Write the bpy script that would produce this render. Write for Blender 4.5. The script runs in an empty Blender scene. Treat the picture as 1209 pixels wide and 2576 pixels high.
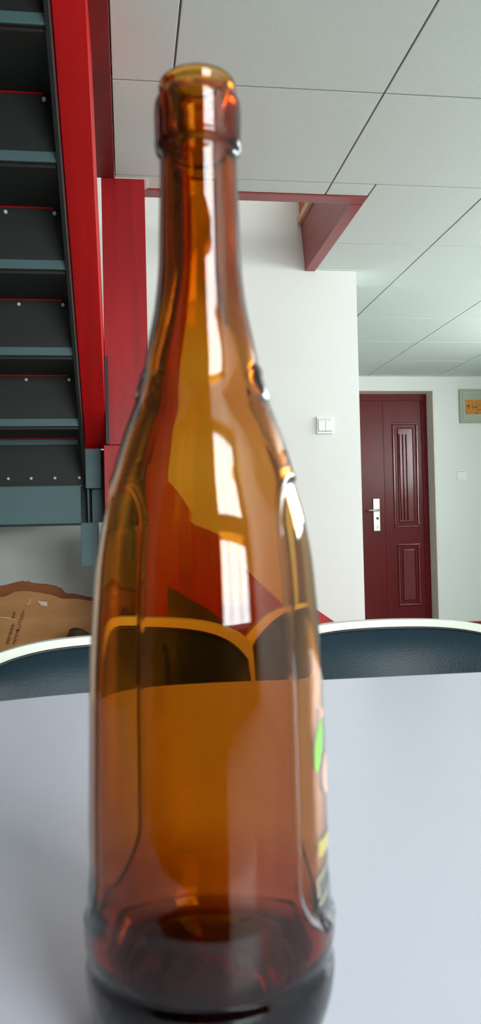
import bpy, bmesh, math, random
from mathutils import Vector, Matrix

S = bpy.context.scene
COL = S.collection
R = math.radians

# ------------------------------------------------------------------ camera
cam_d = bpy.data.cameras.new('camera')
cam = bpy.data.objects.new('camera', cam_d)
COL.objects.link(cam)
cam.matrix_world = Matrix(((0.99034, 0.01925, -0.13729, 0.0),
                           (-0.13676, -0.02644, -0.99025, 0.0),
                           (-0.02269, 0.99947, -0.02355, 0.907),
                           (0, 0, 0, 1)))
cam.rotation_mode = 'QUATERNION'
cam_d.sensor_width = 36.0
cam_d.lens = 2060.0 / 2576.0 * 36.0
cam_d.clip_start = 0.01
cam_d.dof.use_dof = True
cam_d.dof.focus_distance = 2.9
cam_d.dof.aperture_fstop = 18.0
S.camera = cam

# ------------------------------------------------------------------ daylight
W = bpy.data.worlds.new('overcast_sky')
S.world = W
W.use_nodes = True
_bg = W.node_tree.nodes['Background']
_bg.inputs['Color'].default_value = (0.91, 0.985, 0.985, 1)
_bg.inputs['Strength'].default_value = 6.0


def portal(name, loc, rot, sx, sy):
    l = bpy.data.lights.new(name, 'AREA')
    l.shape = 'RECTANGLE'
    l.size, l.size_y = sx, sy
    l.cycles.is_portal = True
    o = bpy.data.objects.new(name, l)
    o.location = loc
    o.rotation_euler = rot
    COL.objects.link(o)


# window openings: (wall, from, to, z from, z to); the back wall stands at y=-3.4, the right wall at x=3.3
BACK_Y, RIGHT_X, LEFT_X, FAR_Y = -3.4, 3.3, -1.05, 6.55
WIN = [('back', 0.55, 2.85, 0.95, 2.25), ('back', 0.55, 2.85, 2.75, 4.35),
       ('right', 1.9, 3.6, 1.35, 2.1), ('right', 4.1, 5.1, 1.35, 2.1)]
for k, (w, a, b, z0, z1) in enumerate(WIN):
    if w == 'back':
        portal('window_portal', ((a + b) / 2, BACK_Y - 0.12, (z0 + z1) / 2), (R(90), 0, 0), b - a, z1 - z0)
    else:
        portal('window_portal', (RIGHT_X + 0.12, (a + b) / 2, (z0 + z1) / 2), (R(90), 0, R(90)), b - a, z1 - z0)

S.view_settings.view_transform = 'Standard'
S.view_settings.look = 'None'
S.view_settings.gamma = 1.0
S.view_settings.use_curve_mapping = False
S.view_settings.exposure = 2.12
S.cycles.max_bounces = 14
S.cycles.diffuse_bounces = 7
S.cycles.glossy_bounces = 6
S.cycles.transmission_bounces = 14
S.cycles.transparent_max_bounces = 12
S.cycles.sample_clamp_indirect = 6.0
S.cycles.blur_glossy = 0.6


# ------------------------------------------------------------------ materials
def srgb(r, g, b):
    f = lambda c: (c / 255 / 12.92) if c / 255 <= 0.04045 else ((c / 255 + 0.055) / 1.055) ** 2.4
    return (f(r), f(g), f(b), 1.0)


def mat(name, col, rough=0.6, metal=0.0, spec=0.5, noise=0.0, nscale=8.0, stretch=(1, 1, 1), col2=None, bump=0.0,
        bscale=200.0, coat=0.0, coat_rough=0.1):
    m = bpy.data.materials.new(name)
    m.use_nodes = True
    N, L = m.node_tree.nodes, m.node_tree.links
    p = N['Principled BSDF']
    p.inputs['Base Color'].default_value = col
    p.inputs['Roughness'].default_value = rough
    p.inputs['Metallic'].default_value = metal
    p.inputs['Specular IOR Level'].default_value = spec
    p.inputs['Coat Weight'].default_value = coat
    p.inputs['Coat Roughness'].default_value = coat_rough
    tc = N.new('ShaderNodeTexCoord')
    if noise > 0 or col2:
        mp = N.new('ShaderNodeMapping')
        mp.inputs['Scale'].default_value = stretch
        L.new(tc.outputs['Object'], mp.inputs['Vector'])
        nt = N.new('ShaderNodeTexNoise')
        nt.inputs['Scale'].default_value = nscale
        nt.inputs['Detail'].default_value = 5
        L.new(mp.outputs['Vector'], nt.inputs['Vector'])
        rp = N.new('ShaderNodeValToRGB')
        c2 = col2 or tuple(c * (1 - noise) for c in col[:3]) + (1,)
        rp.color_ramp.elements[0].position = 0.32
        rp.color_ramp.elements[1].position = 0.68
        rp.color_ramp.elements[0].color = c2
        rp.color_ramp.elements[1].color = col
        L.new(nt.outputs['Fac'], rp.inputs['Fac'])
        L.new(rp.outputs['Color'], p.inputs['Base Color'])
    if bump > 0:
        nb = N.new('ShaderNodeTexNoise')
        nb.inputs['Scale'].default_value = bscale
        nb.inputs['Detail'].default_value = 3
        L.new(tc.outputs['Object'], nb.inputs['Vector'])
        bp = N.new('ShaderNodeBump')
        bp.inputs['Strength'].default_value = bump
        bp.inputs['Distance'].default_value = 0.002
        L.new(nb.outputs['Fac'], bp.inputs['Height'])
        L.new(bp.outputs['Normal'], p.inputs['Normal'])
    return m


M_wall = mat('white_wall_paint', srgb(226, 228, 224), 0.85, noise=0.03, nscale=1.2, bump=0.05, bscale=90)
M_tile = mat('ceiling_board', srgb(206, 214, 209), 0.9, noise=0.03, nscale=60, bump=0.15, bscale=150)
M_grid = mat('ceiling_grid_metal', srgb(96, 98, 100), 0.5)
M_slab = mat('floor_slab', srgb(190, 188, 180), 0.9)
M_floor = mat('pale_floor', srgb(180, 182, 178), 0.22, noise=0.15, nscale=3)
M_backwall = mat('added_dark_panelling', srgb(92, 74, 62), 0.6, noise=0.1, nscale=4)  # brown added to unseen walls so the bottle reflects something dark
M_redwood = mat('red_wood_laminate', srgb(168, 14, 24), 0.36, noise=0.0, nscale=5.5, stretch=(7, 7, 0.45), spec=0.3,
                col2=srgb(144, 9, 18), coat=0.14, coat_rough=0.2)
M_redboard = mat('lit_red_wood', srgb(192, 12, 14), 0.4, nscale=5.5, stretch=(7, .45, .45), spec=0.3, col2=srgb(176, 8, 12))  # brighter red than the column: the light on the stringer is in the colour
M_redtrim = mat('red_brown_trim', srgb(146, 44, 46), 0.42, nscale=7, stretch=(1, 0.4, 6), col2=srgb(128, 34, 36), coat=0.2, coat_rough=0.25)
M_redstrip = mat('shaded_red_trim', srgb(120, 16, 16), 0.5, nscale=30, stretch=(1, .3, 1), col2=srgb(104, 12, 12))  # darker red carries the shade on the strip's downward face
M_orangewood = mat('orange_wood', srgb(190, 96, 26), 0.5, nscale=20, stretch=(1, 1, 5), col2=srgb(165, 76, 18))
M_beige = mat('beige_edging', srgb(205, 170, 140), 0.6, noise=0.05)
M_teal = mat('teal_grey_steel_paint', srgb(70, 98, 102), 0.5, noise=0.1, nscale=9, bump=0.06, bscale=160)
M_plate = mat('dark_steel_plate', srgb(27, 31, 29), 0.55, noise=0.25, nscale=3.5, stretch=(0.6, 2, 5), spec=0.4)
M_bolt = mat('pale_bolt', srgb(200, 205, 205), 0.4)
M_doorred = mat('maroon_door_paint', srgb(100, 10, 16), 0.3, noise=0.18, nscale=6, stretch=(3, 3, 0.5), spec=0.22, coat=0.05, coat_rough=0.15)
M_doormould = mat('maroon_moulding_paint', srgb(100, 10, 16), 0.16, spec=0.6, coat=0.4, coat_rough=0.1)
M_reveal = mat('grey_beige_reveal', srgb(232, 226, 214), 0.8, noise=0.05, nscale=5)
M_steel = mat('satin_steel', srgb(214, 212, 204), 0.32, metal=0.7)
M_darkmetal = mat('dark_metal', srgb(40, 38, 40), 0.5, metal=0.3)
M_switch = mat('white_plastic', srgb(232, 234, 232), 0.35)
M_switchgap = mat('grey_plastic_gap', srgb(150, 155, 152), 0.6)
M_box = mat('grey_green_enamel', srgb(160, 168, 150), 0.5, noise=0.03)
M_sticker = mat('orange_sticker', srgb(196, 128, 44), 0.6, nscale=26, col2=srgb(180, 112, 30))
M_stickink = mat('brown_ink', srgb(146, 86, 16), 0.7)
M_card = mat('brown_cardboard', srgb(176, 126, 80), 0.85, nscale=5, stretch=(1, 1, 3), col2=srgb(158, 108, 62), bump=0.2, bscale=120)
M_cardback = mat('rust_cardboard', srgb(150, 88, 48), 0.85, nscale=6, stretch=(1, 1, 3), col2=srgb(128, 70, 36), bump=0.2, bscale=120)
M_cardink = mat('brown_print', srgb(122, 72, 34), 0.85)
M_tape = mat('pinkish_tape', srgb(196, 166, 158), 0.4)
M_string = mat('white_string', srgb(222, 214, 196), 0.8)
M_bag = mat('dark_plastic_bag', srgb(80, 58, 42), 0.5, noise=0.4, nscale=25)
M_table = mat('white_table_laminate', srgb(212, 213, 228), 0.3, noise=0.015, nscale=4)
M_tableleg = mat('grey_table_leg', srgb(150, 152, 155), 0.4, metal=0.6)
M_shell = mat('white_chair_shell', srgb(204, 208, 196), 0.45)
M_leather = mat('black_leather', srgb(20, 40, 50), 0.4, noise=0.1, nscale=40, bump=0.2, bscale=420, spec=0.25)
M_piping = mat('black_piping', srgb(14, 14, 20), 0.5)
M_frame = mat('window_frame_white', srgb(225, 228, 228), 0.4)
M_leaf = mat('green_print', srgb(138, 205, 96), 0.6, nscale=90, col2=srgb(118, 186, 78))
M_fruit = mat('peach_print', srgb(222, 170, 148), 0.5)
M_gold = mat('yellow_print', srgb(178, 164, 92), 0.5)
M_cream = mat('cream_print', srgb(160, 150, 130), 0.5)


def window_glass():
    m = bpy.data.materials.new('window_glass')
    m.use_nodes = True
    N, L = m.node_tree.nodes, m.node_tree.links
    N.clear()
    o = N.new('ShaderNodeOutputMaterial')
    mix = N.new('ShaderNodeMixShader')
    mix.inputs[0].default_value = 0.06
    t = N.new('ShaderNodeBsdfTransparent')
    g = N.new('ShaderNodeBsdfGlossy')
    g.inputs['Roughness'].default_value = 0.02
    L.new(t.outputs[0], mix.inputs[1])
    L.new(g.outputs[0], mix.inputs[2])
    L.new(mix.outputs[0], o.inputs['Surface'])
    return m


def amber_glass():
    m = bpy.data.materials.new('amber_glass')
    m.use_nodes = True
    N, L = m.node_tree.nodes, m.node_tree.links
    N.clear()
    o = N.new('ShaderNodeOutputMaterial')
    g = N.new('ShaderNodeBsdfGlass')
    g.inputs['Color'].default_value = (1, 1, 1, 1)
    g.inputs['Roughness'].default_value = 0.0
    g.inputs['IOR'].default_value = 1.5
    L.new(g.outputs[0], o.inputs['Surface'])
    v = N.new('ShaderNodeVolumeAbsorption')
    # brown bottle glass: absorption per metre 112 red, 335 green, 950 blue
    v.inputs['Density'].default_value = 1100.0
    v.inputs['Color'].default_value = (1 - 112 / 1100, 1 - 335 / 1100, 1 - 950 / 1100, 1)
    L.new(v.outputs[0], o.inputs['Volume'])
    return m


M_pane = window_glass()
M_amber = amber_glass()


# ------------------------------------------------------------------ helpers
class MB:
    def __init__(self):
        self.v, self.f = [], []

    def box(self, x0, x1, y0, y1, z0, z1):
        n = len(self.v)
        self.v += [(x0, y0, z0), (x1, y0, z0), (x1, y1, z0), (x0, y1, z0), (x0, y0, z1), (x1, y0, z1), (x1, y1, z1), (x0, y1, z1)]
        self.f += [tuple(n + i for i in q) for q in ((0, 3, 2, 1), (4, 5, 6, 7), (0, 1, 5, 4), (1, 2, 6, 5), (2, 3, 7, 6), (3, 0, 4, 7))]
        return self

    def prism(self, poly, axis, a, b):
        """closed polygon of 2D points extruded along an axis: 'x' -> (y,z), 'y' -> (x,z), 'z' -> (x,y)"""
        n, k = len(self.v), len(poly)
        for t in (a, b):
            for p, q in poly:
                self.v.append({'x': (t, p, q), 'y': (p, t, q), 'z': (p, q, t)}[axis])
        self.f.append(tuple(n + i for i in range(k)))
        self.f.append(tuple(n + k + i for i in reversed(range(k))))
        for i in range(k):
            j = (i + 1) % k
            self.f.append((n + j, n + i, n + k + i, n + k + j))
        return self

    def tube(self, pts, r, seg=8):
        pts = [Vector(p) for p in pts]
        n = len(self.v)
        for i, p in enumerate(pts):
            d = (pts[min(i + 1, len(pts) - 1)] - pts[max(i - 1, 0)]).normalized()
            u = d.orthogonal().normalized()
            if i and abs(d.dot(pu)) < 0.99:
                u = (pu - d * pu.dot(d)).normalized()
            pu = u
            w = d.cross(u)
            for s in range(seg):
                a = 2 * math.pi * s / seg
                self.v.append(tuple(p + (u * math.cos(a) + w * math.sin(a)) * r))
        for i in range(len(pts) - 1):
            for s in range(seg):
                t = (s + 1) % seg
                self.f.append((n + i * seg + s, n + i * seg + t, n + (i + 1) * seg + t, n + (i + 1) * seg + s))
        self.f.append(tuple(n + s for s in reversed(range(seg))))
        e = n + (len(pts) - 1) * seg
        self.f.append(tuple(e + s for s in range(seg)))
        return self

    def grid(self, rows):
        n, c = len(self.v), len(rows[0])
        for r in rows:
            self.v += [tuple(p) for p in r]
        for i in range(len(rows) - 1):
            for j in range(c - 1):
                self.f.append((n + i * c + j, n + i * c + j + 1, n + (i + 1) * c + j + 1, n + (i + 1) * c + j))
        return self

    def mesh(self, name, m, smooth=False, bevel=0.0, bseg=2):
        me = bpy.data.meshes.new(name)
        me.from_pydata(self.v, [], self.f)
        bm = bmesh.new()
        bm.from_mesh(me)
        bmesh.ops.recalc_face_normals(bm, faces=bm.faces)
        if bevel > 0:
            es = [e for e in bm.edges if len(e.link_faces) == 2 and e.calc_face_angle(0) > 0.5]
            bmesh.ops.bevel(bm, geom=es, offset=bevel, segments=bseg, affect='EDGES', profile=0.5)
        for f in bm.faces:
            f.smooth = smooth
        bm.to_mesh(me)
        bm.free()
        me.materials.append(m)
        return me

    def build(self, name, m, parent=None, smooth=False, bevel=0.0, bseg=2, loc=None):
        o = bpy.data.objects.new(name, self.mesh(name, m, smooth, bevel, bseg))
        COL.objects.link(o)
        if parent:
            o.parent = parent
        if loc:
            o.location = loc
        return o


def box(*a):
    return MB().box(*a)


def struct(o, label=None):
    o['kind'] = 'structure'
    if label:
        o['label'] = label
    return o


def tag(o, label, cat, group=None):
    o['label'], o['category'] = label, cat
    if group:
        o['group'] = group
    return o


def empty(name, loc=(0, 0, 0), rz=0.0):
    o = bpy.data.objects.new(name, None)
    o.empty_display_size = 0.1
    o.location = loc
    o.rotation_euler = (0, 0, rz)
    COL.objects.link(o)
    return o


def copy_tree(o, parent=None):
    c = o.copy()
    COL.objects.link(c)
    if parent:
        c.parent = parent
    for ch in list(o.children):
        copy_tree(ch, c)
    return c


# ------------------------------------------------------------------ room shell
CZ = 2.169           # ceiling height under the mezzanine
TOP = 4.7            # ceiling of the double-height void
struct(box(LEFT_X - .2, RIGHT_X + .2, BACK_Y - .2, FAR_Y + .4, -.12, 0).build('floor', M_floor), 'pale floor of the room')
struct(box(LEFT_X - .15, LEFT_X, 1.35, FAR_Y + .3, 0, TOP).build('wall_left', M_wall), 'white side wall beyond the staircase')
struct(box(LEFT_X - .15, LEFT_X, BACK_Y, 1.35, 0, TOP).build('wall_left', M_backwall), 'unseen side wall beside the viewpoint, panelled brown to darken the bottle reflection')
struct(box(LEFT_X - .2, RIGHT_X + .2, BACK_Y - .2, FAR_Y + .4, TOP, TOP + .1).build('ceiling_upper', M_wall), 'white upper ceiling above the mezzanine')
# white wall behind the stairs, ends at x=1.132
struct(box(LEFT_X, 1.132, 3.86, 4.1, 0, TOP).build('wall_stair', M_wall), 'white wall behind the staircase carrying the double light switch')
# far wall with the door opening
DX0, DX1, DZ = 1.90, 2.556, 2.05
mb = MB().box(LEFT_X, DX0, FAR_Y, FAR_Y + .3, 0, TOP).box(DX1, RIGHT_X, FAR_Y, FAR_Y + .3, 0, TOP).box(DX0, DX1, FAR_Y, FAR_Y + .3, DZ, TOP)
wf = struct(mb.build('wall_far', M_wall), 'white far wall holding the maroon door')
mb = MB().box(DX1 - .004, DX1 + .001, FAR_Y - .002, FAR_Y + .15, 0, DZ).box(DX0 - .001, DX0 + .004, FAR_Y - .002, FAR_Y + .15, 0, DZ)
mb.box(DX0, DX1, FAR_Y - .002, FAR_Y + .15, DZ - .004, DZ + .001)
mb.build('door_reveal', M_reveal, wf)
# plaster band around the opening, slightly proud
mb = MB().box(DX1, DX1 + .012, FAR_Y - .004, FAR_Y + .01, 0, DZ + .012).box(DX0, DX1, FAR_Y - .004, FAR_Y + .01, DZ, DZ + .012)
mb.build('door_edging', M_reveal, wf)
struct(box(DX1 + .03, RIGHT_X, FAR_Y - .014, FAR_Y - .0005, 0, .11).build('baseboard_far', M_redtrim, bevel=.003), 'dark red baseboard along the far wall')


def wall_with_windows(name, wins, along, lo, hi, place):
    """wall panel built round its openings; place(a,b,z0,z1) returns the box"""
    mb = MB()
    zs = sorted({0, TOP} | {z for w in wins for z in w[2:4]})
    for z0, z1 in zip(zs, zs[1:]):
        cut = sorted((w[0], w[1]) for w in wins if w[2] <= z0 and w[3] >= z1)
        a = lo
        for c0, c1 in cut:
            mb.box(*place(a, c0, z0, z1))
            a = c1
        mb.box(*place(a, hi, z0, z1))
    return struct(mb.build(name, M_backwall if along == 'x' else M_wall))


wb = [w[1:] for w in WIN if w[0] == 'back']
wr = [w[1:] for w in WIN if w[0] == 'right']
wall_with_windows('wall_back', wb, 'x', LEFT_X, RIGHT_X, lambda a, b, z0, z1: (a, b, BACK_Y - .2, BACK_Y, z0, z1))['label'] = 'unseen wall with the tall windows, panelled brown to darken the bottle reflection'
wall_with_windows('wall_right', wr, 'y', BACK_Y, FAR_Y + .3, lambda a, b, z0, z1: (RIGHT_X, RIGHT_X + .2, a, b, z0, z1))['label'] = 'white window wall on the right'
for k, (w, a, b, z0, z1) in enumerate(WIN):
    e = struct(empty('window_%d' % (k + 1)))
    mb, t, n = MB(), .05, 3
    cuts = [a + (b - a) * i / n for i in range(n + 1)]

    def put(mb, p, q, r, s, d0, d1):
        if w == 'back':
            mb.box(p, q, BACK_Y - d1, BACK_Y - d0, r, s)
        else:
            mb.box(RIGHT_X + d0, RIGHT_X + d1, p, q, r, s)
    put(mb, a, b, z0, z0 + t, .05, .1)
    put(mb, a, b, z1 - t, z1, .05, .1)
    for i, c in enumerate(cuts):
        put(mb, max(a, c - t / 2), min(b, c + t / 2), z0 + t, z1 - t, .05, .1)
    mb.build('window_frame', M_frame, e)
    for i in range(n):
        pb = MB()
        put(pb, cuts[i] + t / 2, cuts[i + 1] - t / 2, z0 + t, z1 - t, .073, .077)
        pb.build('pane', M_pane, e)

# added dark screen, out of view, giving the bottle the photographer's dark reflection
M_dark = mat('dark_screen', srgb(26, 24, 26), 0.8)
pt_ = struct(empty('added_dark_screen'), 'dark screen added behind the viewpoint to darken the bottle reflection')
for a, b in ((-.87, -.53), (-.528, -.19), (-.188, .15)):
    box(a, b, -.40, -.375, .06, 1.78).build('panel', M_dark, pt_, bevel=.003)
    box(a + .02, b - .02, -.45, -.33, 0, .0595).build('foot_rail', M_darkmetal, pt_)

# mezzanine slab above the tile ceiling, with the stair opening left out
mb = MB()
mb.box(.929, RIGHT_X, -.6, FAR_Y, CZ + .03, CZ + .26)
mb.box(-.02, .929, -.6, 2.99, CZ + .03, CZ + .26)
mb.box(LEFT_X, -.02, -.6, 1.2, CZ + .03, CZ + .26)
mb.box(LEFT_X, .929, 4.1, FAR_Y, CZ + .03, CZ + .26)
ceil = struct(mb.build('ceiling', M_slab), 'white suspended tile ceiling under the mezzanine')
# boards hung in a metal grid, each one a part
GX0, GX, GY0, GY = .15, .6133, 2.268, .6117
gl, gc = .0055, .0065
xs = [-.02] + [GX0 + GX * i for i in range(6)] + [RIGHT_X]
ys = [-.6] + [GY0 + GY * i for i in range(-4, 7)] + [FAR_Y]
cache = {}
for i in range(len(xs) - 1):
    for j in range(len(ys) - 1):
        x0, x1, y0, y1 = xs[i], xs[i + 1], ys[j], ys[j + 1]
        pieces = [(x0, x1, y0, y1)]
        if y1 > 3.0 and x0 < .929 and y0 < 4.1:           # cut round the stair opening
            pieces = []
            if y0 < 2.99:
                pieces.append((x0, min(x1, .929) if x1 > .929 else x1, y0, 2.985))
            if x1 > .929:
                pieces.append((.929, x1, max(y0, y0), y1))
            if y1 > 4.1 and x0 < .929:
                pieces.append((x0, min(x1, .929), 4.1, y1))
        for (a, b, c, d) in pieces:
            if b - a < .02 or d - c < .02:
                continue
            sx, sy = round(b - a - gl, 4), round(d - c - gc, 4)
            if (sx, sy) not in cache:
                cache[(sx, sy)] = MB().box(-sx / 2, sx / 2, -sy / 2, sy / 2, 0, .012).mesh('ceiling_tile', M_tile, bevel=.0012, bseg=1)
            o = bpy.data.objects.new('ceiling_tile', cache[(sx, sy)])
            COL.objects.link(o)
            o.parent = ceil
            o.location = ((a + b) / 2, (c + d) / 2, CZ)
mb = MB()
for x in xs[1:-1]:
    y1 = 2.98 if x < .94 else FAR_Y
    mb.box(x - .012, x + .012, -.6, y1, CZ + .004, CZ + .03)
mb.build('grid_runner', M_grid, ceil)
mb = MB()
for y in ys[1:-1]:
    mb.box(-.02 if y < 2.9 else .95, RIGHT_X, y - .012, y + .012, CZ + .005, CZ + .029)
mb.build('cross_tee', M_grid, ceil)
# wall angles where the tiles meet the walls
mb = MB().box(.929, 1.15, 3.845, 3.86, CZ - .003, CZ + .001).box(1.132, RIGHT_X, FAR_Y - .015, FAR_Y, CZ - .004, CZ)
mb.build('wall_angle', M_tile, ceil)

# red trims round the stair opening
e = struct(box(.085, .925, 2.985, 3.05, CZ - .006, CZ + .26).build('trim_1', M_redtrim, bevel=.002), 'thin red trim along the near edge of the stair opening')
mb = MB().prism([(.878, CZ - .008), (.925, CZ - .008), (.925, CZ + .22), (.862, CZ + .22), (.862, CZ + .214)], 'y', 3.05, 3.859)
e = struct(mb.build('trim_2', M_redtrim), 'wide red fascia board on the right edge of the stair opening')
box(.845, .93, 3.05, 3.859, CZ + .2205, CZ + .25).build('fascia_edging', M_beige, e)
box(.855, .93, 3.05, 3.859, CZ + .2505, CZ + .42).build('fascia_board', M_orangewood, e)
e = struct(box(-.085, -.0205, .9, 2.899, CZ - .004, CZ + .26).build('trim_3', M_redstrip, bevel=.002), 'red strip, coloured darker for its shade, along the left edge of the tiled ceiling')
box(-.02, .095, 2.899, 2.985, CZ - .003, CZ + .01).build('corner_patch', M_tile, e)['label'] = 'white ceiling corner patch'

# red wood column
e = struct(empty('column'), 'red wood clad column beside the stairs')
box(-.0675, .0845, 2.9, 3.04, 1.2205, CZ).build('upper_casing', M_redwood, e, bevel=.0015)
box(-.0755, .0850, 2.896, 3.042, 0, 1.219).build('lower_casing', M_redwood, e, bevel=.0015)
box(-.067, -.056, 2.888, 2.8995, 1.222, 1.53).build('slot_shade', M_darkmetal, e)['label'] = 'dark strip for the shade in the gap beside the stringer'  # solid dark strip put in for the shaded gap

# ------------------------------------------------------------------ staircase
st = tag(empty('staircase', (0, 0, 0)), 'upper stair flight of dark steel, seen from below, with bright red side board', 'staircase')
SX0, SX1 = -1.0, -.147
RISE, RUN, Z1, Y1 = .1862, .26, 1.0925, 3.11
bolt_me = MB()
_b = [(0, 0, 0), (0, -.006, 0)]
bolt_me = MB().tube(_b, .0052, 10).mesh('bolt', M_bolt)
rnd = random.Random(4)
for k in range(7):
    y, z = Y1 - RUN * k, Z1 + RISE * k
    ri = box(SX0, SX1, y, y + .006, z, z + RISE - .0085).build('riser', M_plate, st)
    tr = box(SX0, SX1, y - RUN + .008, y + .004, z + RISE - .008, z + RISE).build('tread', M_plate, st)
    box(SX0, SX1, y - RUN + .008, y + .03, z + RISE + .0005, z + RISE + .02).build('tread_board', M_redwood, tr)['label'] = 'red wood tread board'
    # thin red edge that shows in the joint
    box(SX0, SX1 - .04, y - .0035, y - .0005, z + RISE - .0135, z + RISE - .009).build('joint_strip', M_redwood, ri)['label'] = 'thin red line at the top of the riser'
    if k:
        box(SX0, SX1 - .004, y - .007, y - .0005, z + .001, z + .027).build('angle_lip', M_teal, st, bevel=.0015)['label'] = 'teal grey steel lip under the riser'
    else:
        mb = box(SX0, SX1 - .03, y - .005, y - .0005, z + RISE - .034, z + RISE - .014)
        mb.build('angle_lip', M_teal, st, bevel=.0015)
    bx = [-.173, -.262, -.348, -.43, -.52] if k == 0 else ([-.185, -.318, -.46] if k > 1 else [-.187, -.33])
    for x in bx:
        o = bpy.data.objects.new('bolt', bolt_me)
        COL.objects.link(o)
        o.parent = ri
        o.location = (x, y - .0003, z + (.028 if k == 0 else RISE - .026))
# red clad stringer on the open side, follows the pitch; its underside faces the room
sl = RISE / RUN
yl, zl = 3.05, 1.221
yt = 1.25
zt = zl + sl * (yl - yt)
mb = MB().prism([(yl, zl), (yt, zt), (yt, zt + .30), (yl, zl + .30)], 'x', -.145, -.0685)
mb.build('stringer', M_redboard, st, bevel=.002)['label'] = 'red wood clad side board, colour brightened for the light on it'
mb = MB().prism([(yl, zl - .1), (yt, zt - .1), (yt, zt + .2), (yl, zl + .2)], 'x', -1.045, -1.001)
mb.build('stringer', M_teal, st)
mb = MB().prism([(yl, zl - .095), (yt, zt - .095), (yt, zt + .2), (yl, zl + .2)], 'x', -.156, -.1465)
mb.build('inner_channel', M_plate, st)
# landing
box(-1.045, -.165, 3.05, 3.10, .948, 1.0885).build('landing_beam', M_teal, st, bevel=.003)
box(-1.045, -.0505, 3.105, 3.855, 1.03, 1.09).build('landing_plate', M_plate, st)
box(-1.045, -.165, 3.045, 3.10, .9425, .9475).build('beam_flange', M_plate, st)
box(-.1465, -.0895, 3.02, 3.10, 1.0755, 1.2205).build('stringer_end', M_teal, st, bevel=.002)
mb = MB().prism([(3.04, 1.074), (3.085, 1.074), (3.085, .952), (3.065, .952)], 'x', -.142, -.136)
mb.box(-.126, -.086, 3.06, 3.10, .952, 1.074)
mb.build('bracket', M_teal, st)
box(-.168, -.105, 3.05, 3.11, .79, .951).build('post_stub', M_teal, st, bevel=.002)
box(-.0893, -.0762, 3.03, 3.104, .952, 1.215).build('shadow_plate', M_darkmetal, st)  # dark filler standing for the shade in the gap by the column
box(-.1645, -.0895, 3.1005, 3.104, .952, 1.215).build('shadow_backing', M_plate, st)  # dark sheet added for the shade behind the bracket
# lower flight down to the right behind the column
st2 = tag(empty('staircase', (0, 0, 0)), 'lower stair flight with red side board descending behind the bottle to the right', 'staircase')
XA, ZA = .087, 1.047
XB = 1.50
zb = ZA - .716 * (XB - XA)
mb = MB().prism([(XA, ZA), (XB, zb), (XB, 0.0), (XB - .35, 0.0), (XA, ZA - .36)], 'y', 3.052, 3.105)
mb.build('lower_stringer', M_redwood, st, bevel=.002)['label'] = 'red side board of the lower flight'
for k in range(5):
    x0, zz = XA + .02 + .26 * k, 1.015 - .186 * (k + 1)
    t = box(x0, x0 + .265, 3.106, 3.855, zz - .03, zz).build('lower_tread', M_redwood, st2)
    box(x0, x0 + .01, 3.106, 3.855, zz + .0005, zz + .155).build('lower_riser', M_plate, st2)

# ------------------------------------------------------------------ cardboard under the landing
rnd = random.Random(11)


def interp(tab, x):
    for (a, p), (b, q) in zip(tab, tab[1:]):
        if a <= x <= b:
            return p + (q - p) * (x - a) / (b - a)
    return tab[0][1] if x < tab[0][0] else tab[-1][1]


def sheet(x0, x1, ybase, lean, top, amp, seed, nx=90, nz=34, thick=.006):
    r = random.Random(seed)
    ph = [r.uniform(0, 6.28) for _ in range(6)]
    front, back = [], []
    for j in range(nz + 1):
        t = j / nz
        fr, bk = [], []
        for i in range(nx + 1):
            x = x0 + (x1 - x0) * i / nx
            zt_ = interp(top, x)
            z = .002 + (zt_ - .002) * t
            zr = z / .7
            y = ybase + lean * zr
            cre = abs(((zr * 2.6 + .25 * math.sin(x * 5 + ph[0])) % 1) - .5) * 2      # sharp horizontal creases
            y += amp * (.9 * (cre - .5) + .5 * math.sin(9 * x + 3 * zr + ph[1]) + .35 * math.sin(23 * x - 7 * zr + ph[2]))
            fr.append((x, y, z))
            bk.append((x, y + thick, z))
        front.append(fr)
        back.append(bk)
    mb = MB().grid(front).grid(back[::-1])
    # close the rim
    mb.grid([front[-1], back[-1]]).grid([front[0], back[0]])
    mb.grid([[r[0] for r in front], [r[0] for r in back]]).grid([[r[-1] for r in front], [r[-1] for r in back]])
    return mb, front


jag = lambda tab, a, s: [(x, z + random.Random(s + i).uniform(-a, a)) for i, (x, z) in enumerate(tab)]
topb = [(-.95, .66), (-.60, .70), (-.49, .712), (-.452, .722), (-.418, .728), (-.409, .722), (-.402, .728), (-.392, .72), (-.36, .714), (-.33, .712), (-.29, .702),
        (-.265, .69), (-.255, .672), (-.21, .668), (-.165, .655), (-.13, .650), (-.10, .640), (.04, .60)]
topf = [(-.95, .63), (-.60, .66), (-.48, .672), (-.44, .690), (-.40, .692), (-.34, .682), (-.30, .672), (-.262, .655), (-.20, .652), (-.14, .640), (-.10, .630), (.03, .58)]
mb, _ = sheet(-.95, .04, 3.375, .03, topb, .010, 3)
tag(mb.build('cardboard_sheet', M_cardback), 'rust brown cardboard sheet with torn top edge, rearmost under the stair landing', 'cardboard')
mb, fr = sheet(-.95, .03, 3.30, .035, topf, .021, 8)
cb = tag(mb.build('cardboard_sheet', M_card, smooth=False), 'crumpled tan cardboard sheet with vertical brown print, in front under the stair landing', 'cardboard')


def on_sheet(x, z, off=.002):
    best = min((p for row in fr for p in row), key=lambda p: (p[0] - x) ** 2 + (p[2] - z) ** 2)
    return Vector((x, best[1] - off, z))


# two leaning columns of brown print, too worn to read, and a solid block
mb = MB()


def stroke(x, z, w, h, lean=.28):
    a = on_sheet(x, z, .004).y
    n = len(mb.v)
    mb.v += [(x, a, z), (x + w, a, z), (x + w + h * lean, a, z + h), (x + h * lean, a, z + h)]
    mb.f.append((n, n + 1, n + 2, n + 3))


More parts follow.
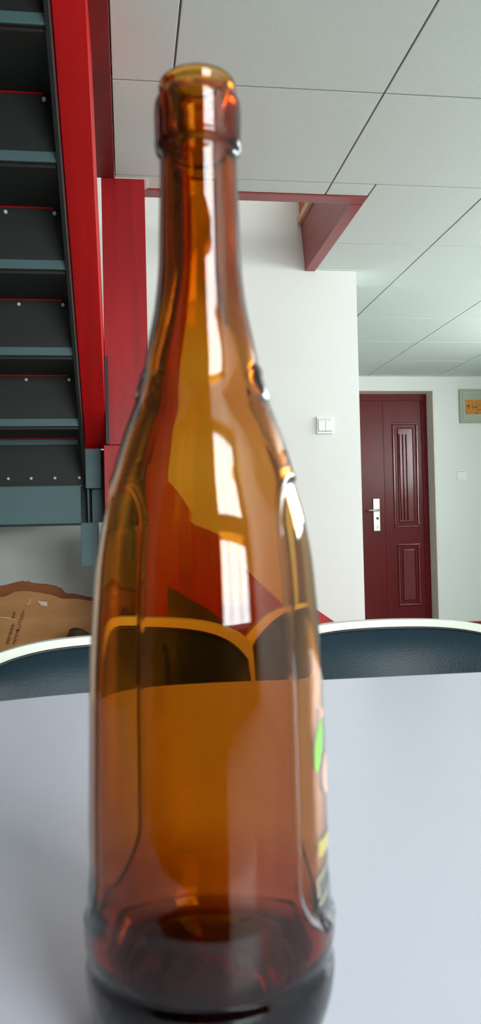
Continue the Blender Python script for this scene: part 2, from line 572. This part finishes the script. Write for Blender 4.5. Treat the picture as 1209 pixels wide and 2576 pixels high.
r = random.Random(5)
for (xb, z0, zz1) in ((-.478, .486, .560), (-.452, .486, .614)):
    z = z0
    while z < zz1:
        x = xb + (z - z0) * .28
        h = r.uniform(.0045, .011)
        for q in range(3):
            if r.random() < .75:
                stroke(x + q * .0042, z, r.uniform(.0028, .0046), h)
        if r.random() < .5:
            stroke(x, z + h * .4, .0125, .002)
        z += h + r.uniform(.001, .003)
stroke(-.458, .580, .010, .030)
pm = mb.build('printed_marks', M_cardink, cb)
pm['label'], pm['kind'] = 'two columns of worn brown print', 'stuff'
mb = MB()
pts = [on_sheet(x, z, .006) for x, z in ((-.40, .640), (-.392, .641), (-.384, .646), (-.382, .654), (-.384, .662))]
mb.tube(pts, .0016, 6)
mb.build('string_scrap', M_string, cb, smooth=True)['label'] = 'short curled white string'
mb = MB()
pts = [on_sheet(x, z, .006) for x, z in ((-.50, .590), (-.475, .588), (-.455, .582), (-.438, .580))]
mb.tube(pts, .0013, 6)
mb.build('string_scrap', M_string, cb, smooth=True)['label'] = 'long thin white string'
a, b, c, d = [on_sheet(x, z, .007) for x, z in ((-.355, .652), (-.318, .645), (-.318, .628), (-.342, .632))]
n = Vector((0, .001, 0))
mb = MB()
mb.v = [tuple(p) for p in (a, b, c, d)] + [tuple(p + n) for p in (a, b, c, d)]
mb.f = [(0, 1, 2, 3), (7, 6, 5, 4), (0, 4, 5, 1), (1, 5, 6, 2), (2, 6, 7, 3), (3, 7, 4, 0)]
mb.build('tape_scrap', M_tape, cb)['label'] = 'pinkish torn tape'
# dark bag at the foot of the cardboard's right end
bm = bmesh.new()
bmesh.ops.create_icosphere(bm, subdivisions=4, radius=1)
for v in bm.verts:
    p = v.co.copy()
    k = 1 + .09 * math.sin(7 * p.x + 3 * p.z) + .07 * math.sin(11 * p.y - 6 * p.x + 5 * p.z) + .05 * math.sin(19 * p.z + 8 * p.x)
    v.co = Vector((p.x * k * .15, p.y * k * .085, max(-.26, p.z * k * .275)))
me = bpy.data.meshes.new('plastic_bag')
bm.to_mesh(me)
bm.free()
for p in me.polygons:
    p.use_smooth = True
me.materials.append(M_bag)
bag = bpy.data.objects.new('plastic_bag', me)
COL.objects.link(bag)
bag.location = (-.165, 3.14, .2615)
tag(bag, 'dark brown crumpled bag in front of the cardboard, low at its bottle-side end', 'bag')

# ------------------------------------------------------------------ door in the far wall
d = struct(empty('door_1', (0, 0, 0)), 'maroon panelled door with steel lever handle in the far wall')
DY = FAR_Y + .15
leaf = box(DX0 + .005, DX1 - .005, DY, DY + .05, .004, DZ - .006).build('door_leaf', M_doorred, d, bevel=.002)
box(DX0 + .005, DX1 - .005, DY - .010, DY - .0004, DZ - .062, DZ - .006).build('top_rail', M_doorred, d, bevel=.002)
box(2.505, DX1 - .005, DY - .008, DY - .0004, .01, DZ - .063).build('hinge_stile', M_doorred, d, bevel=.002)
box(2.164, 2.172, DY - .004, DY - .0004, .02, DZ - .063).build('lock_stile_seam', M_doorred, d, bevel=.0015)


def ring_panel(x0, x1, z0, z1, name):
    """raised moulding round a sunk field with a raised centre"""
    mb = MB()
    w = .018
    for (a, b, c, e_) in ((x0, x1, z1 - w, z1), (x0, x1, z0, z0 + w), (x0, x0 + w, z0 + w, z1 - w), (x1 - w, x1, z0 + w, z1 - w)):
        mb.box(a, b, DY - .014, DY - .0004, c, e_)
    p = mb.build(name, M_doormould, d, bevel=.006, bseg=3)
    i = .045
    box(x0 + i, x1 - i, DY - .010, DY - .0004, z0 + i, z1 - i).build('raised_field', M_doormould, p, bevel=.008, bseg=3)
    return p


up = ring_panel(2.243, 2.468, .905, 1.80, 'upper_panel')
ring_panel(2.265, 2.462, .245, .77, 'lower_panel')
mb = MB()
for x in (2.30, 2.33, 2.36):
    mb.tube([(x, DY - .011, .97), (x, DY - .011, 1.70)], .006, 8)
mb.build('reeding', M_doorred, up, smooth=True)
lk = box(2.058, 2.116, DY - .013, DY - .0004, .882, 1.157).build('lock_plate', M_steel, d, bevel=.004, bseg=3)
mb = MB().tube([(2.09, DY - .013, 1.058), (2.09, DY - .058, 1.058)], .009, 12).tube([(2.102, DY - .058, 1.058), (2.06, DY - .06, 1.060), (2.005, DY - .057, 1.056)], .0095, 12)
mb.build('lever_handle', M_steel, lk, smooth=True)
MB().tube([(2.092, DY - .018, .99), (2.092, DY - .0131, .99)], .011, 16).build('key_cylinder', M_darkmetal, lk)['label'] = 'dark key cylinder'
MB().box(2.086, 2.096, DY - .0145, DY - .0131, .91, .925).build('emblem', M_tableleg, lk)

# ------------------------------------------------------------------ wall fittings
sw = tag(empty('light_switch', (.956, 3.86, 1.4105)), 'white double rocker light switch on the wall behind the stairs', 'light switch')
box(-.042, .042, -.011, -.0003, -.042, .042).build('plate', M_switch, sw, bevel=.004, bseg=3)
box(-.0345, .0345, -.0122, -.0111, -.031, .031).build('rocker_bed', M_switchgap, sw)['label'] = 'grey gap round the rockers'
for x in (-.0172, .0172):
    rk = box(x - .0166, x + .0166, -.016, -.0123, -.0285, .029).build('rocker', M_switch, sw, bevel=.0012)
    box(x - .006, x + .006, -.0166, -.0161, .0205, .0225).build('indicator', M_switchgap, rk)
cv = tag(empty('wall_outlet', (2.788, FAR_Y, 1.34)), 'small white outlet cover on the far wall right of the door', 'outlet')
box(-.042, .042, -.009, -.0003, -.042, .042).build('plate', M_switch, cv, bevel=.003)
box(-.030, .030, -.0112, -.0092, -.030, .022).build('cover', M_switch, cv, bevel=.0015)
box(-.028, .028, -.0102, -.0092, .025, .029).build('slot', M_switchgap, cv)
mx = tag(empty('distribution_box', (2.995, FAR_Y, 1.916)), 'grey green electrical box with orange sticker high on the far wall', 'electrical box')
box(-.215, .215, -.03, -.0003, -.142, .142).build('housing', M_box, mx, bevel=.004)
box(-.195, .195, -.036, -.0302, -.125, .125).build('cover', M_box, mx, bevel=.003)
sk = box(-.172, .172, -.0372, -.0362, -.071, .049).build('sticker', M_sticker, mx)
sk['label'] = 'orange sticker with brown marks'
mb = MB()
for (x, z, w, h) in ((-.160, -.008, .030, .012), (-.145, -.030, .006, .040), (-.118, -.020, .048, .009), (-.078, -.020, .008, .024), (-.112, -.005, .010, .010),
                     (-.070, -.045, .012, .012), (-.052, -.038, .04, .008), (-.09, -.064, .03, .007), (-.03, -.01, .05, .009), (.03, -.04, .04, .010), (.05, 0, .008, .03),
                     (.10, -.03, .05, .009)):
    mb.box(x, x + w, -.0378, -.0373, z, z + h)
mb.build('printed_marks', M_stickink, sk)['kind'] = 'stuff'

# ------------------------------------------------------------------ chairs
def make_chair():
    """black upholstered chair with a white shell; origin on the floor under the back, seat toward -y"""
    root = empty('conference_chair')
    H0, HALF = .7725, .19
    nu, nv = 40, 26

    def back(u, v, off, shrink=0.0):
        # u -1..1 across, v 0..1 up the backrest
        zt_ = H0 - .021 * abs(u) ** 4 - .004 * u * u - shrink
        zb_ = .50
        wid = (HALF - shrink) * (1 - .0 * v)
        if v > .88:                                           # rounded upper corners
            wid *= 1 - .012 * ((v - .88) / .12) ** 4
        z = zb_ + (zt_ - zb_) * v
        y = -.055 * (u * u) + .055 * v * v + off
        return (u * wid, y, z)

    def slab(f0, f1):
        g0 = [[f0(-1 + 2 * i / nu, j / nv) for i in range(nu + 1)] for j in range(nv + 1)]
        g1 = [[f1(-1 + 2 * i / nu, j / nv) for i in range(nu + 1)] for j in range(nv + 1)]
        mb = MB().grid(g0).grid(g1[::-1])
        mb.grid([g0[0], g1[0]]).grid([g0[-1], g1[-1]]).grid([[r[0] for r in g0], [r[0] for r in g1]]).grid([[r[-1] for r in g0], [r[-1] for r in g1]])
        return mb

    mb = slab(lambda u, v: back(u, v, .0), lambda u, v: back(u, v, .018))
    o = mb.build('back_shell', M_shell, root, smooth=False)
    o['label'] = 'white plastic back shell'
    mb = slab(lambda u, v: back(u, v, -.020 + .012 * max(abs(u), abs(2 * v - 1)) ** 8, .0125), lambda u, v: back(u, v, -.0005, .0125))
    o = mb.build('backrest', M_leather, root, smooth=True)
    o['label'] = 'black leather backrest'
    pts = [back(-1, v / 12, -.007, .0112) for v in range(13)] + [back(-1 + 2 * i / 40, 1, -.007, .0112) for i in range(1, 40)] + [back(1, 1 - v / 12, -.007, .0112) for v in range(13)]
    MB().tube(pts, .0022, 6).build('piping', M_piping, o, smooth=True)
    # seat
    def seat(u, v, z, s=0.0):
        w = (.172 - s) * (1 - .12 * max(0, 1 - v * 4) ** 2)
        return (u * w, -.47 + s + (.47 - 2 * s) * v, z + .012 * u * u - .01 * (1 - v) ** 2)
    mb = slab(lambda u, v: seat(u, v, .435), lambda u, v: seat(u, v, .415))
    mb.build('seat_shell', M_shell, root)
    mb = slab(lambda u, v: seat(u, v, .475 - .022 * max(abs(u), abs(2 * v - 1)) ** 6, .012), lambda u, v: seat(u, v, .4355, .012))
    mb.build('seat', M_leather, root, smooth=True)
    for sx in (-1, 1):
        MB().tube([(sx * .13, -.02, .42), (sx * .13, .02, .47), (sx * .13, .03, .56)], .011, 10).build('back_support', M_tableleg, root, smooth=True)
        for yy, ye in ((-.40, -.43), (-.06, .03)):
            lg = MB().tube([(sx * .13, yy, .4145), (sx * .165, ye, .012)], .012, 10).build('leg', M_tableleg, root, smooth=True)
            MB().tube([(sx * .165, ye, .0), (sx * .165, ye, .0118)], .014, 10).build('foot_pad', M_piping, lg)
    return root


c1 = make_chair()
c1.location = (-.008, 1.05, 0)
GC = 'conference chairs tucked behind the table'
tag(c1, 'black leather chair with white shell, in front of the cardboard and the stairs', 'chair', GC)
c2 = copy_tree(c1)
c2.location = (.366, 1.105, 0)
tag(c2, 'black leather chair with white shell, in front of the maroon door', 'chair', GC)

# ------------------------------------------------------------------ table
TZ = .75
tb = tag(empty('table', (0, 0, 0)), 'white laminate table filling the foreground under the brown bottle', 'table')


def rounded(poly, rad, seg=8):
    out, n = [], len(poly)
    for i in range(n):
        p, q, r_ = Vector(poly[i - 1]), Vector(poly[i]), Vector(poly[(i + 1) % n])
        a, b = (p - q).normalized(), (r_ - q).normalized()
        ang = a.angle(b)
        t = min(rad[i] / math.tan(ang / 2), (p - q).length * .45, (r_ - q).length * .45)
        s0, s1 = q + a * t, q + b * t
        for k in range(seg + 1):                       # quadratic blend round the corner
            u = k / seg
            out.append(tuple(s0 * (1 - u) ** 2 + q * 2 * u * (1 - u) + s1 * u * u))
    return out


top_poly = rounded([(-.62, .105), (1.15, .105), (1.15, .842), (-.035, .842), (-.62, .648)], [.06, .06, .06, .5, .08])
MB().prism(top_poly, 'z', TZ - .025, TZ).build('table_top', M_table, tb, bevel=.0025, bseg=2)
ins = [(-.5, .22), (1.05, .22), (1.05, .74), (-.5, .56)]
for x, y in ins:
    lg = box(x - .025, x + .025, y - .025, y + .025, .012, TZ - .0255).build('leg', M_tableleg, tb, bevel=.003)
    box(x - .022, x + .022, y - .022, y + .022, 0, .0118).build('foot', M_piping, lg)
mb = MB().box(-.47, 1.02, .20, .24, TZ - .085, TZ - .0255).box(-.52, -.48, .25, .53, TZ - .085, TZ - .0255).box(1.03, 1.07, .25, .71, TZ - .085, TZ - .0255)
mb.build('apron', M_tableleg, tb)

# ------------------------------------------------------------------ amber bottle
# profile of the outside (radius, height), metres; +x is the viewer's right, -y faces the viewer
OUT = [(.0290, .0), (.0312, .0012), (.0330, .0042), (.0352, .0085), (.0372, .0143), (.0383, .0200), (.03855, .0240), (.0384, .0262), (.0379, .0278), (.0377, .0288),
       (.0380, .0300), (.0386, .0330), (.0388, .0380), (.0387, .0430), (.0383, .0465), (.0375, .0498), (.0372, .0525), (.0371, .0650), (.0370, .0760), (.0368, .0880), (.0366, .1000),
       (.0364, .1125), (.0359, .1232), (.0350, .1358), (.0338, .1486), (.0315, .1618), (.0290, .1734), (.0268, .1815), (.0247, .1882), (.0222, .1950), (.0203, .2000), (.0193, .2032),
       (.0188, .2052), (.0183, .2080), (.0176, .2130), (.0162, .2200), (.0149, .2265), (.0140, .2330), (.0134, .2390), (.0130, .2480), (.0128, .2560), (.0125, .2680), (.01235, .2755),
       (.0124, .2770), (.0130, .2777), (.01365, .2784), (.0139, .2800), (.01385, .2830), (.0139, .2870), (.01385, .2915), (.0136, .2938), (.0129, .2952), (.0123, .2963), (.0123, .2973),
       (.0124, .2988), (.0121, .3002), (.0112, .3011), (.0103, .3010), (.0098, .3002)]
INN = [(.0095, .2990), (.0093, .2940), (.0091, .2800), (.0092, .2560), (.0099, .2390), (.0120, .2265), (.0153, .2124), (.0166, .2045), (.0182, .1985), (.0223, .1882), (.0270, .1734), (.0302, .1618), (.0324, .1486),
       (.0335, .1358), (.0341, .1232), (.0345, .1125), (.0348, .0880), (.0350, .0640), (.0348, .0480), (.0341, .0400), (.0336, .0330), (.0320, .0270), (.0290, .0240), (.0230, .0250), (.0150, .0280), (.0070, .0300), (.0, .0305)]
PUNT = [(.0275, .0004), (.0250, .0022), (.0200, .0100), (.0130, .0170), (.0060, .0200), (.0, .0208)]


def resample(tab, step):
    """smooth the profile with Catmull-Rom and sample it finely"""
    out = []
    for i in range(len(tab) - 1):
        p0, p1, p2, p3 = (Vector(tab[max(i - 1, 0)]), Vector(tab[i]), Vector(tab[i + 1]), Vector(tab[min(i + 2, len(tab) - 1)]))
        n = max(1, int((p2 - p1).length / step))
        for k in range(n):
            t = k / n
            a = ((p0.length, 0))
            # chord-aware tangents keep uneven points from overshooting
            d0, d1, d2 = max((p1 - p0).length, 1e-6), max((p2 - p1).length, 1e-6), max((p3 - p2).length, 1e-6)
            m1 = ((p2 - p1) / d1 * d0 + (p1 - p0) / d0 * d1) / (d0 + d1) * d1 if i else (p2 - p1)
            m2 = ((p3 - p2) / d2 * d1 + (p2 - p1) / d1 * d2) / (d1 + d2) * d1 if i < len(tab) - 2 else (p2 - p1)
            h = (2 * t ** 3 - 3 * t ** 2 + 1) * p1 + (t ** 3 - 2 * t ** 2 + t) * m1 + (-2 * t ** 3 + 3 * t ** 2) * p2 + (t ** 3 - t ** 2) * m2
            out.append((h.x, h.y))
    out.append(tab[-1])
    return out


PANELS = (R(80.5), R(-99.5))          # centres of the two label panels, angle from the viewer toward +x
PH, PZ0, PZ1 = R(38.5), .0405, .1725


def sstep(a, b, x):
    t = min(1, max(0, (x - a) / (b - a)))
    return t * t * (3 - 2 * t)


def relief(phi, z, r):
    """sunk label panels, the small crest above each and a mould mark below the right one"""
    h = .0011 * sstep(.043, .051, z) * (1 - sstep(.160, .178, z))      # the wall between the panels stands proud of them
    for c in PANELS:
        dphi = (phi - c + math.pi) % (2 * math.pi) - math.pi
        if abs(dphi) > 1.2:
            continue
        s = dphi * .0366
        half, zc_, hz = PH * .0366, (PZ0 + PZ1) / 2, (PZ1 - PZ0) / 2
        rad = .016
        qx, qz = abs(s) - (half - rad), abs(z - zc_) - (hz - rad)
        dist = math.hypot(max(qx, 0), max(qz, 0)) + min(max(qx, qz), 0) - rad      # <0 inside the rounded rectangle
        if dist < .004:
            h -= .0011 * (1 - sstep(-.0011, .0007, dist))
            h += .00028 * math.exp(-((dist - .0011) / .0007) ** 2)                  # soft raised rim
        sc = dphi * .0195                                                           # crest on the shoulder
        q = (sc / .0085) ** 2 + ((z - .2035) / .0052) ** 2
        if q < 1.6:
            h += .0011 * (1 - sstep(.55, 1.25, q)) - .0004 * (1 - sstep(.15, .45, q))
    s, dz = (phi - R(63)) * .038, z - .0412
    q = math.hypot(s * .82 + dz * .57, (dz * .82 - s * .57) * .62) / .0016
    if q < 2.5:
        h += .0006 * math.exp(-((q - 1) / .42) ** 2)
    return h


out_p = resample(OUT, .0011)
NS = 360
rings = []
for rr, zz in out_p:
    rings.append([(rr, zz, 2 * math.pi * i / NS) for i in range(NS)])
bv, bf = [], []


def pt(r_, z, phi, h=0.0):
    return ((r_ + h) * math.sin(phi), -(r_ + h) * math.cos(phi), z)


def add_rings(prof, with_relief, close):
    """append rings of one skin; returns index of the first vertex"""
    start = len(bv)
    for rr, zz in prof:
        if rr < 1e-6:
            bv.append((0, 0, zz))
            continue
        for i in range(NS):
            phi = 2 * math.pi * i / NS
            bv.append(pt(rr, zz, phi, relief(phi, zz, rr) if with_relief else 0))
    return start


prof = resample(PUNT[::-1], .0015)[1:] + out_p + resample(INN, .0016)[:-1]
b0 = len(bv)
bv.append((0, 0, PUNT[-1][1]))
nP = len(resample(PUNT[::-1], .0015)[1:])
for n_, (rr, zz) in enumerate(prof):
    rel = nP <= n_ < nP + len(out_p)
    for i in range(NS):
        phi = 2 * math.pi * i / NS
        bv.append(pt(rr, zz, phi, relief(phi, zz, rr) if rel and .03 < zz < .25 else 0))
bv.append((0, 0, INN[-1][1]))
for i in range(NS):
    j = (i + 1) % NS
    bf.append((0, 1 + j, 1 + i))
    for n_ in range(len(prof) - 1):
        a, b = 1 + n_ * NS, 1 + (n_ + 1) * NS
        bf.append((a + i, a + j, b + j, b + i))
    e_ = 1 + (len(prof) - 1) * NS
    bf.append((e_ + i, e_ + j, len(bv) - 1))
bt = tag(empty('glass_bottle', (.0232, .2590, TZ + .0003)), 'empty amber glass bottle with sunk label panels standing on the white table', 'bottle')
bt.rotation_euler = (0, R(.35), R(-5.07))
mb = MB()
mb.v, mb.f = bv, bf
mb.build('bottle_body', M_amber, bt, smooth=True)


def r_out(z):
    for (r0, z0), (r1, z1) in zip(out_p, out_p[1:]):
        if z0 <= z <= z1 and z1 > z0:
            return r0 + (r1 - r0) * (z - z0) / (z1 - z0)
    return .037


def skin(phi, z, off=.00012):
    r_ = r_out(z)
    return pt(r_ + off, z, phi, relief(phi, z, r_))


def printed(name, m, shape, nx, nz, label):
    """shape(u,v) -> (angle in degrees, height); a thin printed layer that follows the glass"""
    mb = MB()
    mb.grid([[skin(R(shape(i / nx, j / nz)[0]), shape(i / nx, j / nz)[1]) for i in range(nx + 1)] for j in range(nz + 1)])
    o = mb.build(name, m, bt, smooth=True)
    o['label'] = label
    return o


def leaf(u, v):
    z = .0855 + .0150 * v
    w = 5.2 * (math.sin(math.pi * min(max(v, .02), .98)) ** .7)
    return (60.0 + 8.0 * v + (u - .5) * 2 * w, z)


def blob(phi0, z0, a, b):
    def f(u, v):
        t = (u - .5) * 2
        s = (v - .5) * 2
        k = math.sqrt(max(0, 1 - s * s * .98))
        return (phi0 + a * t * k, z0 + b * s)
    return f


printed('leaf_print', M_leaf, leaf, 6, 16, 'green leaf printed on the right label panel')
printed('fruit_print', M_fruit, blob(78, .0825, 11, .0062), 10, 12, 'peach fruit printed on the right label panel')
printed('stalk_print', M_fruit, lambda u, v: (66.5 + 7 * u, .1000 + .0035 * v * (1 - .3 * u)), 4, 4, 'peach stalk printed above the leaf')
printed('block_print', M_gold, lambda u, v: (59 + 26 * u, .0605 + .0046 * v), 10, 4, 'yellow printed block on the right label panel')
for f in (lambda u, v: (57 + 24 * u, .0535 + .0034 * u + .0012 * v), lambda u, v: (56.5 + 2.2 * u, .0495 + .0045 * v),
          lambda u, v: (57 + 24 * u, .0468 + .0036 * u + .0013 * v)):
    printed('stroke_print', M_cream, f, 8, 3, 'pale brush stroke of the printed writing')
